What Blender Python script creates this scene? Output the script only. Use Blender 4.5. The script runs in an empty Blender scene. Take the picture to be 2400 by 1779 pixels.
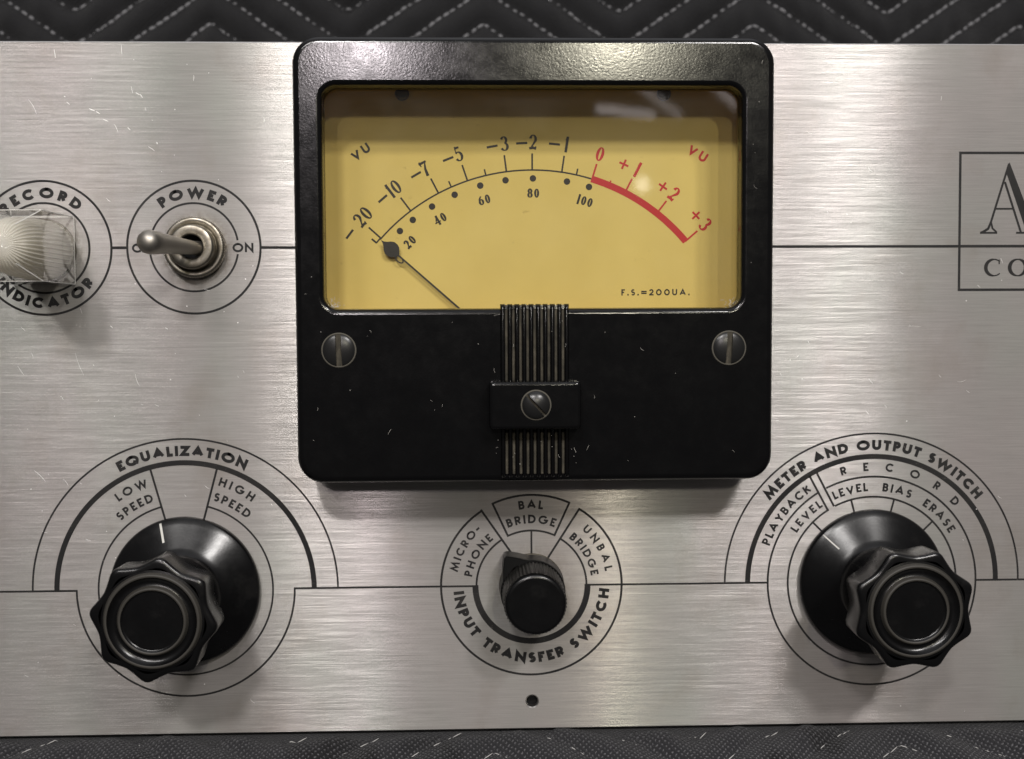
import bpy, bmesh, math, random
from mathutils import Vector, Matrix

random.seed(7)
sc = bpy.context.scene
COL = sc.collection
PI = math.pi
MM = 0.001
# Coordinates used below are millimetres on the front panel: x right, z up,
# h = height in front of the panel face (towards the viewer, world -y).

# ------------------------------------------------------------------ camera
cam_d = bpy.data.cameras.new('camera')
cam = bpy.data.objects.new('camera', cam_d)
COL.objects.link(cam)
sc.camera = cam


def cam_matrix(x, y, z, yaw, pitch, roll):
    cy, sy, cp, sp, cr, sr = math.cos(yaw), math.sin(yaw), math.cos(pitch), math.sin(pitch), math.cos(roll), math.sin(roll)
    f = Vector((sy, cy, 0)); r = Vector((cy, -sy, 0)); u = Vector((0, 0, 1))
    f2 = f * cp + u * sp; u2 = u * cp - f * sp
    r3 = r * cr + u2 * sr; u3 = u2 * cr - r * sr
    m = Matrix((r3, u3, -f2)).transposed().to_4x4()
    m.translation = Vector((x, y, z)) * MM
    return m


cam.matrix_world = cam_matrix(-12.80, -265.65, 62.63, 0.0318, -0.0543, -0.0046)
cam_d.sensor_width = 36.0
cam_d.lens = 36.0 * 2699.1 / 2400.0
cam_d.clip_start = 0.01
cam_d.clip_end = 50.0
cam_d.dof.use_dof = True
cam_d.dof.focus_distance = 0.256
cam_d.dof.aperture_fstop = 19.0

# ------------------------------------------------------------------ room light
world = bpy.data.worlds.new('World')
sc.world = world
world.use_nodes = True
wn = world.node_tree.nodes
wl = world.node_tree.links
wn.clear()
w_out = wn.new('ShaderNodeOutputWorld')
w_bg = wn.new('ShaderNodeBackground')
w_tc = wn.new('ShaderNodeTexCoord')
w_sep = wn.new('ShaderNodeSeparateXYZ')
w_ramp = wn.new('ShaderNodeValToRGB')
w_map = wn.new('ShaderNodeMapRange')
w_map.inputs['From Min'].default_value = -1
w_map.inputs['From Max'].default_value = 1
wl.new(w_tc.outputs['Generated'], w_sep.inputs[0])
wl.new(w_sep.outputs['Z'], w_map.inputs['Value'])
wl.new(w_map.outputs[0], w_ramp.inputs['Fac'])
wl.new(w_ramp.outputs['Color'], w_bg.inputs['Color'])
wl.new(w_bg.outputs[0], w_out.inputs[0])
el = w_ramp.color_ramp.elements
el[0].position = 0.0; el[0].color = (0.05, 0.048, 0.047, 1)
el[1].position = 1.0; el[1].color = (1.0, 1.0, 1.04, 1)
for pos, c in ((0.42, (0.06, 0.057, 0.055, 1)), (0.57, (0.10, 0.096, 0.094, 1)), (0.75, (0.13, 0.128, 0.127, 1)), (0.88, (0.24, 0.24, 0.245, 1))):
    e = el.new(pos); e.color = c
w_bg.inputs['Strength'].default_value = 0.75


def lamp(name, x, y, z, sx, sy, power, color, target=(0, 0, 0.05), spread=180):
    d = bpy.data.lights.new(name, 'AREA')
    d.shape = 'RECTANGLE'; d.size = sx; d.size_y = sy
    d.energy = power; d.color = color; d.spread = math.radians(spread)
    o = bpy.data.objects.new(name, d); COL.objects.link(o)
    o.location = (x, y, z)
    o.rotation_euler = (Vector(target) - Vector((x, y, z))).to_track_quat('-Z', 'Z').to_euler()
    return o


# two ceiling spots cast the shadows; fittings further back in the room give the vertical glints in the brushed metal
lamp('ceiling_lamp', -0.60, -1.15, 0.98, 0.26, 0.09, 4.2, (1.0, 0.965, 0.94))
lamp('ceiling_lamp', 0.36, -1.15, 0.80, 0.14, 0.09, 4.2, (1.0, 0.962, 0.935))
lamp('ceiling_lamp', -0.24, -1.20, 0.86, 0.12, 0.09, 6.2, (1.0, 0.965, 0.945))
lamp('ceiling_lamp', 0.56, -1.20, 1.02, 0.12, 0.09, 7.0, (1.0, 0.962, 0.935))
lamp('room_lamp', -0.455, -2.5, 0.95, 0.10, 0.30, 2.0, (1.0, 0.94, 0.84))
lamp('room_lamp', -0.275, -2.5, 0.72, 0.026, 0.10, 4.6, (1.0, 0.90, 0.93))
lamp('room_lamp', 0.325, -2.5, 0.765, 0.036, 0.10, 6.4, (1.0, 0.94, 0.74))
bulb = lamp('room_bulb', 0.385, -2.5, 0.375, 0.035, 0.035, 0.018, (1.0, 0.95, 0.84)); bulb.data.shape = 'DISK'
lamp('room_lamp', 0.80, -2.4, 1.2, 0.40, 0.30, 0.7, (1.0, 0.97, 0.95))
for lx, lz, rot, pw in ((0.345, 0.545, 0, 0.022), (0.42, 0.575, 28, 0.012), (0.60, 0.57, 28, 0.016)):
    t_ = lamp('far_tube', lx, -2.5, lz, 0.14, 0.02, pw, (1.0, 0.92, 0.94))
    t_.rotation_euler.rotate_axis('Z', math.radians(-rot))

sc.view_settings.view_transform = 'Standard'
sc.view_settings.look = 'None'
sc.view_settings.exposure = 0.0
sc.view_settings.gamma = 1.0
sc.view_settings.use_curve_mapping = False
sc.render.engine = 'CYCLES'
sc.cycles.use_denoising = True
sc.cycles.caustics_reflective = False
sc.cycles.caustics_refractive = False
sc.cycles.max_bounces = 10
sc.cycles.transparent_max_bounces = 16


# ------------------------------------------------------------------ materials
class NT:
    def __init__(s, name):
        s.m = bpy.data.materials.new(name); s.m.use_nodes = True
        s.t = s.m.node_tree; s.n = s.t.nodes
        s.b = s.n['Principled BSDF']; s.out = s.n['Material Output']

    def new(s, t, **kw):
        n = s.n.new(t)
        for k, v in kw.items():
            setattr(n, k, v)
        return n

    def link(s, a, b):
        s.t.links.new(a, b)

    def val(s, sock, v):
        if hasattr(v, 'links') or isinstance(v, bpy.types.NodeSocket):
            s.link(v, sock)
        else:
            sock.default_value = v

    def math(s, op, a, b=0.0, clamp=False):
        n = s.new('ShaderNodeMath', operation=op); n.use_clamp = clamp
        s.val(n.inputs[0], a); s.val(n.inputs[1], b)
        return n.outputs[0]

    def coord(s, scale=(1, 1, 1), kind='Object', loc=(0, 0, 0)):
        tc = s.new('ShaderNodeTexCoord'); mp = s.new('ShaderNodeMapping')
        mp.inputs['Scale'].default_value = scale; mp.inputs['Location'].default_value = loc
        s.link(tc.outputs[kind], mp.inputs[0])
        return mp.outputs[0]

    def noise(s, scale, detail=3, rough=0.5, vec=None, lac=2.0):
        n = s.new('ShaderNodeTexNoise')
        n.inputs['Scale'].default_value = scale; n.inputs['Detail'].default_value = detail
        n.inputs['Roughness'].default_value = rough; n.inputs['Lacunarity'].default_value = lac
        if vec is not None:
            s.link(vec, n.inputs['Vector'])
        return n.outputs['Fac']

    def ramp(s, fac, stops, interp='LINEAR'):
        r = s.new('ShaderNodeValToRGB'); r.color_ramp.interpolation = interp
        e = r.color_ramp.elements
        e[0].position, e[0].color = stops[0][0], tuple(stops[0][1]) + (1,) if len(stops[0][1]) == 3 else stops[0][1]
        e[1].position, e[1].color = stops[-1][0], tuple(stops[-1][1]) + (1,)
        for p, c in stops[1:-1]:
            k = e.new(p); k.color = tuple(c) + (1,)
        s.link(fac, r.inputs[0])
        return r.outputs[0]

    def mapr(s, v, a, b, c, d):
        n = s.new('ShaderNodeMapRange')
        s.link(v, n.inputs['Value'])
        for k, x in zip(('From Min', 'From Max', 'To Min', 'To Max'), (a, b, c, d)):
            n.inputs[k].default_value = x
        return n.outputs[0]

    def mix(s, fac, a, b, mode='MIX'):
        n = s.new('ShaderNodeMix', data_type='RGBA', blend_type=mode)
        s.val(n.inputs[0], fac)
        for i, v in ((6, a), (7, b)):
            if isinstance(v, tuple):
                n.inputs[i].default_value = v if len(v) == 4 else v + (1,)
            else:
                s.link(v, n.inputs[i])
        return n.outputs[2]

    def bump(s, height, strength, dist, normal=None):
        n = s.new('ShaderNodeBump')
        n.inputs['Strength'].default_value = strength; n.inputs['Distance'].default_value = dist
        s.link(height, n.inputs['Height'])
        if normal is not None:
            s.link(normal, n.inputs['Normal'])
        s.link(n.outputs[0], s.b.inputs['Normal'])
        return n.outputs[0]

    def set(s, **kw):
        for k, v in kw.items():
            k = k.replace('_', ' ')
            if isinstance(v, tuple) and len(v) == 3 and k in ('Base Color', 'Coat Tint', 'Emission Color'):
                v = v + (1,)
            s.val(s.b.inputs[k], v)
        return s


def mat_brushed():
    t = NT('brushed_aluminium')
    fine = t.noise(1.0, 4, 0.65, t.coord((110, 1, 8600)))
    mid = t.noise(1.0, 3, 0.6, t.coord((60, 1, 3600), loc=(3, 0, 1)))
    blot = t.noise(1.0, 3, 0.55, t.coord((26, 26, 14)))
    tint = t.noise(1.0, 2, 0.5, t.coord((45, 1, 22), loc=(7, 2, 5)))
    g = t.math('ADD', t.math('MULTIPLY', fine, 0.6), t.math('MULTIPLY', mid, 0.4))
    bright = t.mapr(g, 0.25, 0.75, 0.80, 1.12)
    base = t.ramp(tint, [(0.3, (0.50, 0.466, 0.452)), (0.5, (0.488, 0.468, 0.45)), (0.7, (0.472, 0.472, 0.442))])
    br = t.math('MULTIPLY', bright, t.mapr(blot, 0.3, 0.7, 0.93, 1.05))
    col = t.mix(1.0, base, br, 'MULTIPLY')
    # handling smudges
    sm = t.noise(1.0, 5, 0.62, t.coord((60, 60, 48), loc=(4, 1, 2)))
    col = t.mix(t.math('MULTIPLY', t.mapr(sm, 0.52, 0.72, 0.0, 1.0), 0.30, True), col, (0.33, 0.28, 0.235))
    # grime that has collected round the switch nut and the small knob
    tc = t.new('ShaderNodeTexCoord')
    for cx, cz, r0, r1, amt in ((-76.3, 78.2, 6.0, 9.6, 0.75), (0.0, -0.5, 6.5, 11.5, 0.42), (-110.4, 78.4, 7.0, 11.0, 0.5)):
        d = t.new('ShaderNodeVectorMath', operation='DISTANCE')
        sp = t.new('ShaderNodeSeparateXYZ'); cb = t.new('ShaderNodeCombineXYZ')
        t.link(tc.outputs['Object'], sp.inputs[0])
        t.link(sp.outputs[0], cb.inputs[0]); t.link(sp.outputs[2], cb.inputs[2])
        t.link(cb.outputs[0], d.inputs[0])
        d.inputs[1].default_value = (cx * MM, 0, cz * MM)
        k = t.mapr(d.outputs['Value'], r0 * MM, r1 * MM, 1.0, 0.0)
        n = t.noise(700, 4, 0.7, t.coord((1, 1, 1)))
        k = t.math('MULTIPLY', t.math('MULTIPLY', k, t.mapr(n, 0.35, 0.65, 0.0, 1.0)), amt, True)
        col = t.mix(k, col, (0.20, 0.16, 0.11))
    t.link(col, t.b.inputs['Base Color'])
    # every brushed groove tips the surface up or down a little: reflections smear vertically and stay narrow sideways
    oc = t.new('ShaderNodeTexCoord'); os_ = t.new('ShaderNodeSeparateXYZ'); oj = t.new('ShaderNodeCombineXYZ')
    t.link(oc.outputs['Object'], os_.inputs[0])
    t.link(t.math('ADD', t.math('MULTIPLY', os_.outputs[0], 95.0), t.math('MULTIPLY', os_.outputs[2], 31300.0)), oj.inputs[0])
    oj.inputs[1].default_value = 0.37
    t.link(t.math('MULTIPLY', os_.outputs[2], 88000.0), oj.inputs[2])
    gr = t.noise(1.0, 0, 0.5, oj.outputs[0])
    geo = t.new('ShaderNodeNewGeometry')
    off = t.new('ShaderNodeCombineXYZ')
    t.link(t.math('MULTIPLY', t.math('SUBTRACT', gr, 0.5), 1.5), off.inputs[2])
    ad = t.new('ShaderNodeVectorMath', operation='ADD'); nm = t.new('ShaderNodeVectorMath', operation='NORMALIZE')
    t.link(geo.outputs['Normal'], ad.inputs[0]); t.link(off.outputs[0], ad.inputs[1]); t.link(ad.outputs[0], nm.inputs[0])
    tg = t.new('ShaderNodeCombineXYZ'); tg.inputs[2].default_value = 1.0
    t.set(Metallic=1.0, Anisotropic=1.0, Roughness=0.23)
    t.link(tg.outputs[0], t.b.inputs['Tangent']); t.link(nm.outputs[0], t.b.inputs['Normal'])
    b2 = t.new('ShaderNodeBsdfPrincipled')
    t.link(col, b2.inputs['Base Color']); b2.inputs['Metallic'].default_value = 1.0
    b2.inputs['Roughness'].default_value = 0.76; b2.inputs['Anisotropic'].default_value = 0.35
    t.link(tg.outputs[0], b2.inputs['Tangent'])
    mx = t.new('ShaderNodeMixShader'); mx.inputs[0].default_value = 0.725
    t.link(t.b.outputs[0], mx.inputs[1]); t.link(b2.outputs[0], mx.inputs[2]); t.link(mx.outputs[0], t.out.inputs[0])
    return t.m


def mat_plain(name, col, rough=0.5, metal=0.0, **kw):
    t = NT(name); t.set(Base_Color=col, Roughness=rough, Metallic=metal, **kw)
    return t.m


def mat_bakelite(name='black_bakelite', rough=0.22, grain=0.5, dust=0.5):
    t = NT(name)
    v = t.coord()
    sm = t.noise(260, 4, 0.65, v)
    d = t.noise(90, 5, 0.7, v)
    k = t.math('MULTIPLY', t.mapr(d, 0.56, 0.82, 0.0, 1.0), dust, True)
    t.link(t.mix(k, (0.0028, 0.0028, 0.0031), (0.014, 0.0135, 0.013)), t.b.inputs['Base Color'])
    t.link(t.mapr(sm, 0.3, 0.7, rough - 0.02, rough + 0.05), t.b.inputs['Roughness'])
    t.set(Specular_IOR_Level=0.5)
    fine = t.noise(2100, 2, 0.6, v)
    t.bump(fine, grain, 0.00003)
    return t.m


def mat_dial():
    t = NT('yellowed_dial_card')
    v = t.coord()
    n = t.noise(28, 4, 0.6, v); s = t.noise(420, 3, 0.7, v)
    c = t.ramp(n, [(0.25, (0.66, 0.515, 0.15)), (0.75, (0.79, 0.64, 0.22))])
    spk = t.math('MULTIPLY', t.mapr(s, 0.68, 0.76, 0.0, 1.0), 0.35, True)
    t.link(t.mix(spk, c, (0.30, 0.21, 0.07)), t.b.inputs['Base Color'])
    t.set(Roughness=0.6, Specular_IOR_Level=0.25)
    return t.m


def mat_thin_glass(name, tint=(0.97, 0.96, 0.93), gain=1.0, rough=0.02, dirt=0.03, specks=0.18):
    t = NT(name)
    t.n.remove(t.b)
    tr = t.new('ShaderNodeBsdfTransparent'); tr.inputs[0].default_value = tint + (1,)
    gl = t.new('ShaderNodeBsdfGlossy'); gl.inputs['Roughness'].default_value = rough
    df = t.new('ShaderNodeBsdfDiffuse'); df.inputs[0].default_value = (0.6, 0.58, 0.55, 1)
    geo = t.new('ShaderNodeNewGeometry'); dt = t.new('ShaderNodeVectorMath', operation='DOT_PRODUCT')
    t.link(geo.outputs['Normal'], dt.inputs[0]); t.link(geo.outputs['Incoming'], dt.inputs[1])
    gz = t.math('POWER', t.math('SUBTRACT', 1.0, t.math('ABSOLUTE', dt.outputs['Value']), True), 5.0)
    frv = t.math('ADD', t.math('MULTIPLY', gz, 0.9), 0.042)
    mx = t.new('ShaderNodeMixShader'); my = t.new('ShaderNodeMixShader')
    t.link(t.math('MULTIPLY', frv, gain, True), mx.inputs[0])
    t.link(tr.outputs[0], mx.inputs[1]); t.link(gl.outputs[0], mx.inputs[2])
    n = t.noise(60, 4, 0.65, t.coord())
    sp = t.noise(1500, 2, 0.6, t.coord())
    k = t.math('ADD', t.math('MULTIPLY', t.mapr(n, 0.35, 0.75, 0.1, 1.0), dirt, True),
               t.math('MULTIPLY', t.mapr(sp, 0.77, 0.80, 0.0, 1.0), specks, True))
    t.link(k, my.inputs[0]); t.link(mx.outputs[0], my.inputs[1]); t.link(df.outputs[0], my.inputs[2])
    t.link(my.outputs[0], t.out.inputs[0])
    return t.m


def mat_nickel():
    t = NT('worn_nickel')
    v = t.coord()
    n = t.noise(500, 4, 0.7, v)
    t.link(t.ramp(n, [(0.35, (0.22, 0.195, 0.155)), (0.6, (0.37, 0.345, 0.295))]), t.b.inputs['Base Color'])
    t.set(Metallic=1.0)
    t.link(t.mapr(n, 0.3, 0.7, 0.45, 0.28), t.b.inputs['Roughness'])
    t.bump(n, 0.15, 0.00005)
    return t.m


def mat_dusty():
    t = NT('dust_filled_groove')
    n = t.noise(900, 4, 0.7, t.coord((1, 1, 0.35)))
    t.link(t.ramp(n, [(0.3, (0.02, 0.018, 0.013)), (0.55, (0.055, 0.048, 0.034)), (0.8, (0.12, 0.105, 0.078))]), t.b.inputs['Base Color'])
    t.set(Roughness=0.9)
    t.bump(n, 0.6, 0.0003)
    return t.m


def mat_blanket():
    t = NT('quilted_black_cloth')
    uv = t.new('ShaderNodeUVMap'); uv.uv_map = 'cloth'
    sp = t.new('ShaderNodeSeparateXYZ'); t.link(uv.outputs[0], sp.inputs[0])
    k = 2 * PI / 1.35
    jit = t.noise(0.9, 3, 0.6, uv.outputs[0])
    u = t.math('ADD', t.math('MULTIPLY', sp.outputs[0], k), t.math('MULTIPLY', jit, 5.0))
    v = t.math('ADD', t.math('MULTIPLY', sp.outputs[1], k), t.math('MULTIPLY', jit, 4.0))
    w = t.math('MULTIPLY', t.math('SINE', u), t.math('SINE', v))
    fz = t.noise(3.0, 3, 0.7, uv.outputs[0])
    hgt = t.math('ADD', t.math('MULTIPLY', w, 0.5), fz)
    patch = t.noise(0.035, 3, 0.5, uv.outputs[0])
    base = t.ramp(patch, [(0.40, (0.009, 0.009, 0.010)), (0.47, (0.024, 0.024, 0.027))])
    front = t.mapr(sp.outputs[1], -10, 10, 1.0, 0.0)
    base = t.mix(front, (0.017, 0.017, 0.0185), base)
    spk = t.math('MULTIPLY', t.math('MULTIPLY', t.mapr(hgt, 0.72, 0.95, 0.0, 1.0), 0.5, True), front)
    t.link(t.mix(spk, base, (0.24, 0.235, 0.25)), t.b.inputs['Base Color'])
    t.set(Roughness=0.85, Specular_IOR_Level=0.2, Sheen_Weight=0.08, Sheen_Roughness=0.5)
    t.bump(hgt, 0.9, 0.0004)
    return t.m


def mat_ink():
    t = NT('black_panel_ink')
    n = t.noise(1.0, 4, 0.75, t.coord((900, 1, 1500)))
    w = t.noise(140, 3, 0.6, t.coord((1, 1, 1), loc=(2, 0, 3)))
    k = t.math('MULTIPLY', t.mapr(n, 0.60, 0.70, 0.0, 1.0), t.mapr(w, 0.45, 0.68, 0.0, 0.75), True)
    b = t.ramp(w, [(0.3, (0.008, 0.008, 0.009)), (0.7, (0.020, 0.019, 0.018))])
    t.link(t.mix(k, b, (0.24, 0.225, 0.205)), t.b.inputs['Base Color'])
    t.set(Roughness=0.6, Specular_IOR_Level=0.3)
    return t.m


def mat_fluted():
    t = NT('fluted_frosted_glass')
    t.set(Base_Color=(0.96, 0.935, 0.86), Roughness=0.10, IOR=1.5, Specular_IOR_Level=1.0, Coat_Weight=0.6, Coat_Roughness=0.05)
    tr = t.new('ShaderNodeBsdfTranslucent'); tr.inputs[0].default_value = (0.97, 0.93, 0.84, 1)
    tp = t.new('ShaderNodeBsdfTransparent'); tp.inputs[0].default_value = (0.95, 0.93, 0.88, 1)
    mx = t.new('ShaderNodeMixShader'); mx.inputs[0].default_value = 0.30
    my = t.new('ShaderNodeMixShader'); my.inputs[0].default_value = 0.10
    t.link(t.b.outputs[0], mx.inputs[1]); t.link(tr.outputs[0], mx.inputs[2])
    t.link(mx.outputs[0], my.inputs[1]); t.link(tp.outputs[0], my.inputs[2]); t.link(my.outputs[0], t.out.inputs[0])
    return t.m


M = {
    'alu': mat_brushed(),
    'edge': mat_plain('bare_metal_edge', (0.75, 0.73, 0.70), 0.3, 1.0),
    'scratch': mat_plain('scratched_metal', (0.92, 0.90, 0.88), 0.55, 0.6),
    'ink': mat_ink(),
    'bakelite': mat_bakelite(),
    'case': mat_bakelite('black_meter_case', 0.14, 0.36, 0.18),
    'knob': mat_bakelite('black_knob_plastic', 0.23, 0.22, 0.9),
    'dial': mat_dial(),
    'cavity': mat_plain('brown_bounce_liner', (0.42, 0.30, 0.13), 0.7),  # brown inner wall, coloured to bounce warm light onto the shaded dial
    'dialink': mat_plain('black_dial_ink', (0.012, 0.010, 0.008), 0.6),
    'redink': mat_plain('red_dial_ink', (0.52, 0.008, 0.014), 0.55),
    'needle': mat_plain('black_needle_enamel', (0.008, 0.008, 0.008), 0.4),
    'glass': mat_thin_glass('meter_glass', gain=0.9, rough=0.03, dirt=0.018),
    'crystal': mat_thin_glass('clear_crystal', (0.985, 0.98, 0.97), 1.5, 0.05, 0.03, 0.0),
    'fluted': mat_fluted(),
    'edgeglint': mat_plain('painted_edge_glint', (0.80, 0.785, 0.74), 0.1, 0.0, Specular_IOR_Level=1.0),  # pale solid colour standing in for light caught along the glass edges
    'knurl': mat_plain('worn_knurled_plastic', (0.006, 0.0055, 0.0045), 0.5, 0.0, Specular_IOR_Level=0.3),
    'flange': mat_plain('dull_black_plastic', (0.005, 0.005, 0.005), 0.45, 0.0, Specular_IOR_Level=0.15),
    'dullring': mat_plain('tarnished_washer', (0.10, 0.09, 0.07), 0.5, 0.8),
    'nickel': mat_nickel(),
    'lever': mat_plain('satin_lever_metal', (0.39, 0.365, 0.325), 0.46, 1.0),
    'dark': mat_plain('dark_hollow', (0.006, 0.006, 0.006), 0.8),
    'dust': mat_dusty(),
    'rim': mat_plain('dusty_rim', (0.085, 0.078, 0.062), 0.8),
    'ringdust': mat_plain('dull_worn_ring', (0.034, 0.031, 0.026), 0.55),
    'white': mat_plain('white_pointer_paint', (0.62, 0.61, 0.57), 0.5),
    'lint': mat_plain('pale_lint', (0.60, 0.57, 0.52), 0.9),
    'cloth': mat_blanket(),
    'thread': mat_plain('grey_thread', (0.19, 0.19, 0.20), 0.8),
    'threadw': mat_plain('white_thread', (0.48, 0.47, 0.46), 0.8),
    'steel': mat_plain('blackened_steel', (0.012, 0.012, 0.012), 0.28, 0.0),
}


# ------------------------------------------------------------------ mesh building
ORIGIN = {}


class MB:
    def __init__(s):
        s.v = []; s.f = []; s.m = []; s.sm = []; s.mats = []

    def mi(s, mat):
        if mat not in s.mats:
            s.mats.append(mat)
        return s.mats.index(mat)

    def add(s, verts, faces, mat, smooth=False):
        o = len(s.v); k = s.mi(mat)
        s.v += [tuple(p) for p in verts]
        for f in faces:
            s.f.append([i + o for i in f]); s.m.append(k); s.sm.append(smooth)

    def loft(s, rings, mat, smooth=True, closed=True, cap0=False, cap1=False):
        n = len(rings[0]); vs = [p for r in rings for p in r]; fs = []
        for a in range(len(rings) - 1):
            for i in range(n if closed else n - 1):
                j = (i + 1) % n
                fs.append((a * n + i, a * n + j, (a + 1) * n + j, (a + 1) * n + i))
        s.add(vs, fs, mat, smooth)
        if cap0:
            s.add(rings[0], [list(range(n))[::-1]], mat, False)
        if cap1:
            s.add(rings[-1], [list(range(n))], mat, False)

    def lathe(s, cx, cz, prof, mat, n=96, smooth=True, cap1=False, radial=None):
        rings = []
        for r, h in prof:
            rings.append([(cx + (r + (radial(2 * PI * i / n, r, h) if radial else 0)) * math.cos(2 * PI * i / n), h,
                           cz + (r + (radial(2 * PI * i / n, r, h) if radial else 0)) * math.sin(2 * PI * i / n)) for i in range(n)])
        s.loft(rings, mat, smooth, True, False, cap1)

    def build(s, name, parent=None, origin=(0, 0, 0), weld=False):
        me = bpy.data.meshes.new(name)
        ox, oh, oz = origin
        me.from_pydata([((x - ox) * MM, -(h - oh) * MM, (z - oz) * MM) for x, h, z in s.v], [], s.f)
        for m in s.mats:
            me.materials.append(M[m])
        me.polygons.foreach_set('material_index', s.m)
        me.polygons.foreach_set('use_smooth', s.sm)
        bm = bmesh.new(); bm.from_mesh(me)
        bmesh.ops.recalc_face_normals(bm, faces=bm.faces)
        bm.to_mesh(me); bm.free()
        me.update()
        o = bpy.data.objects.new(name, me); COL.objects.link(o)
        w = Vector((ox * MM, -oh * MM, oz * MM))
        ORIGIN[o] = w
        if parent is not None:
            o.parent = parent; o.location = w - ORIGIN[parent]
        else:
            o.location = w
        return o


def rrect(x0, x1, z0, z1, r, h, n=8):
    out = []
    for cx, cz, a in ((x1 - r, z1 - r, 0), (x0 + r, z1 - r, 90), (x0 + r, z0 + r, 180), (x1 - r, z0 + r, 270)):
        for i in range(n + 1):
            t = math.radians(a + 90 * i / n)
            out.append((cx + r * math.cos(t), h, cz + r * math.sin(t)))
    return out


def plate(mb, loops, mat):
    """flat face with holes: outer loop then holes, all at one height"""
    bm = bmesh.new(); edges = []
    for lp in loops:
        vs = [bm.verts.new(p) for p in lp]
        edges += [bm.edges.new((vs[i], vs[(i + 1) % len(vs)])) for i in range(len(vs))]
    bmesh.ops.triangle_fill(bm, use_beauty=True, edges=edges)
    bm.verts.index_update()
    mb.add([tuple(v.co) for v in bm.verts], [[v.index for v in f.verts] for f in bm.faces], mat, False)
    bm.free()


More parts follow.
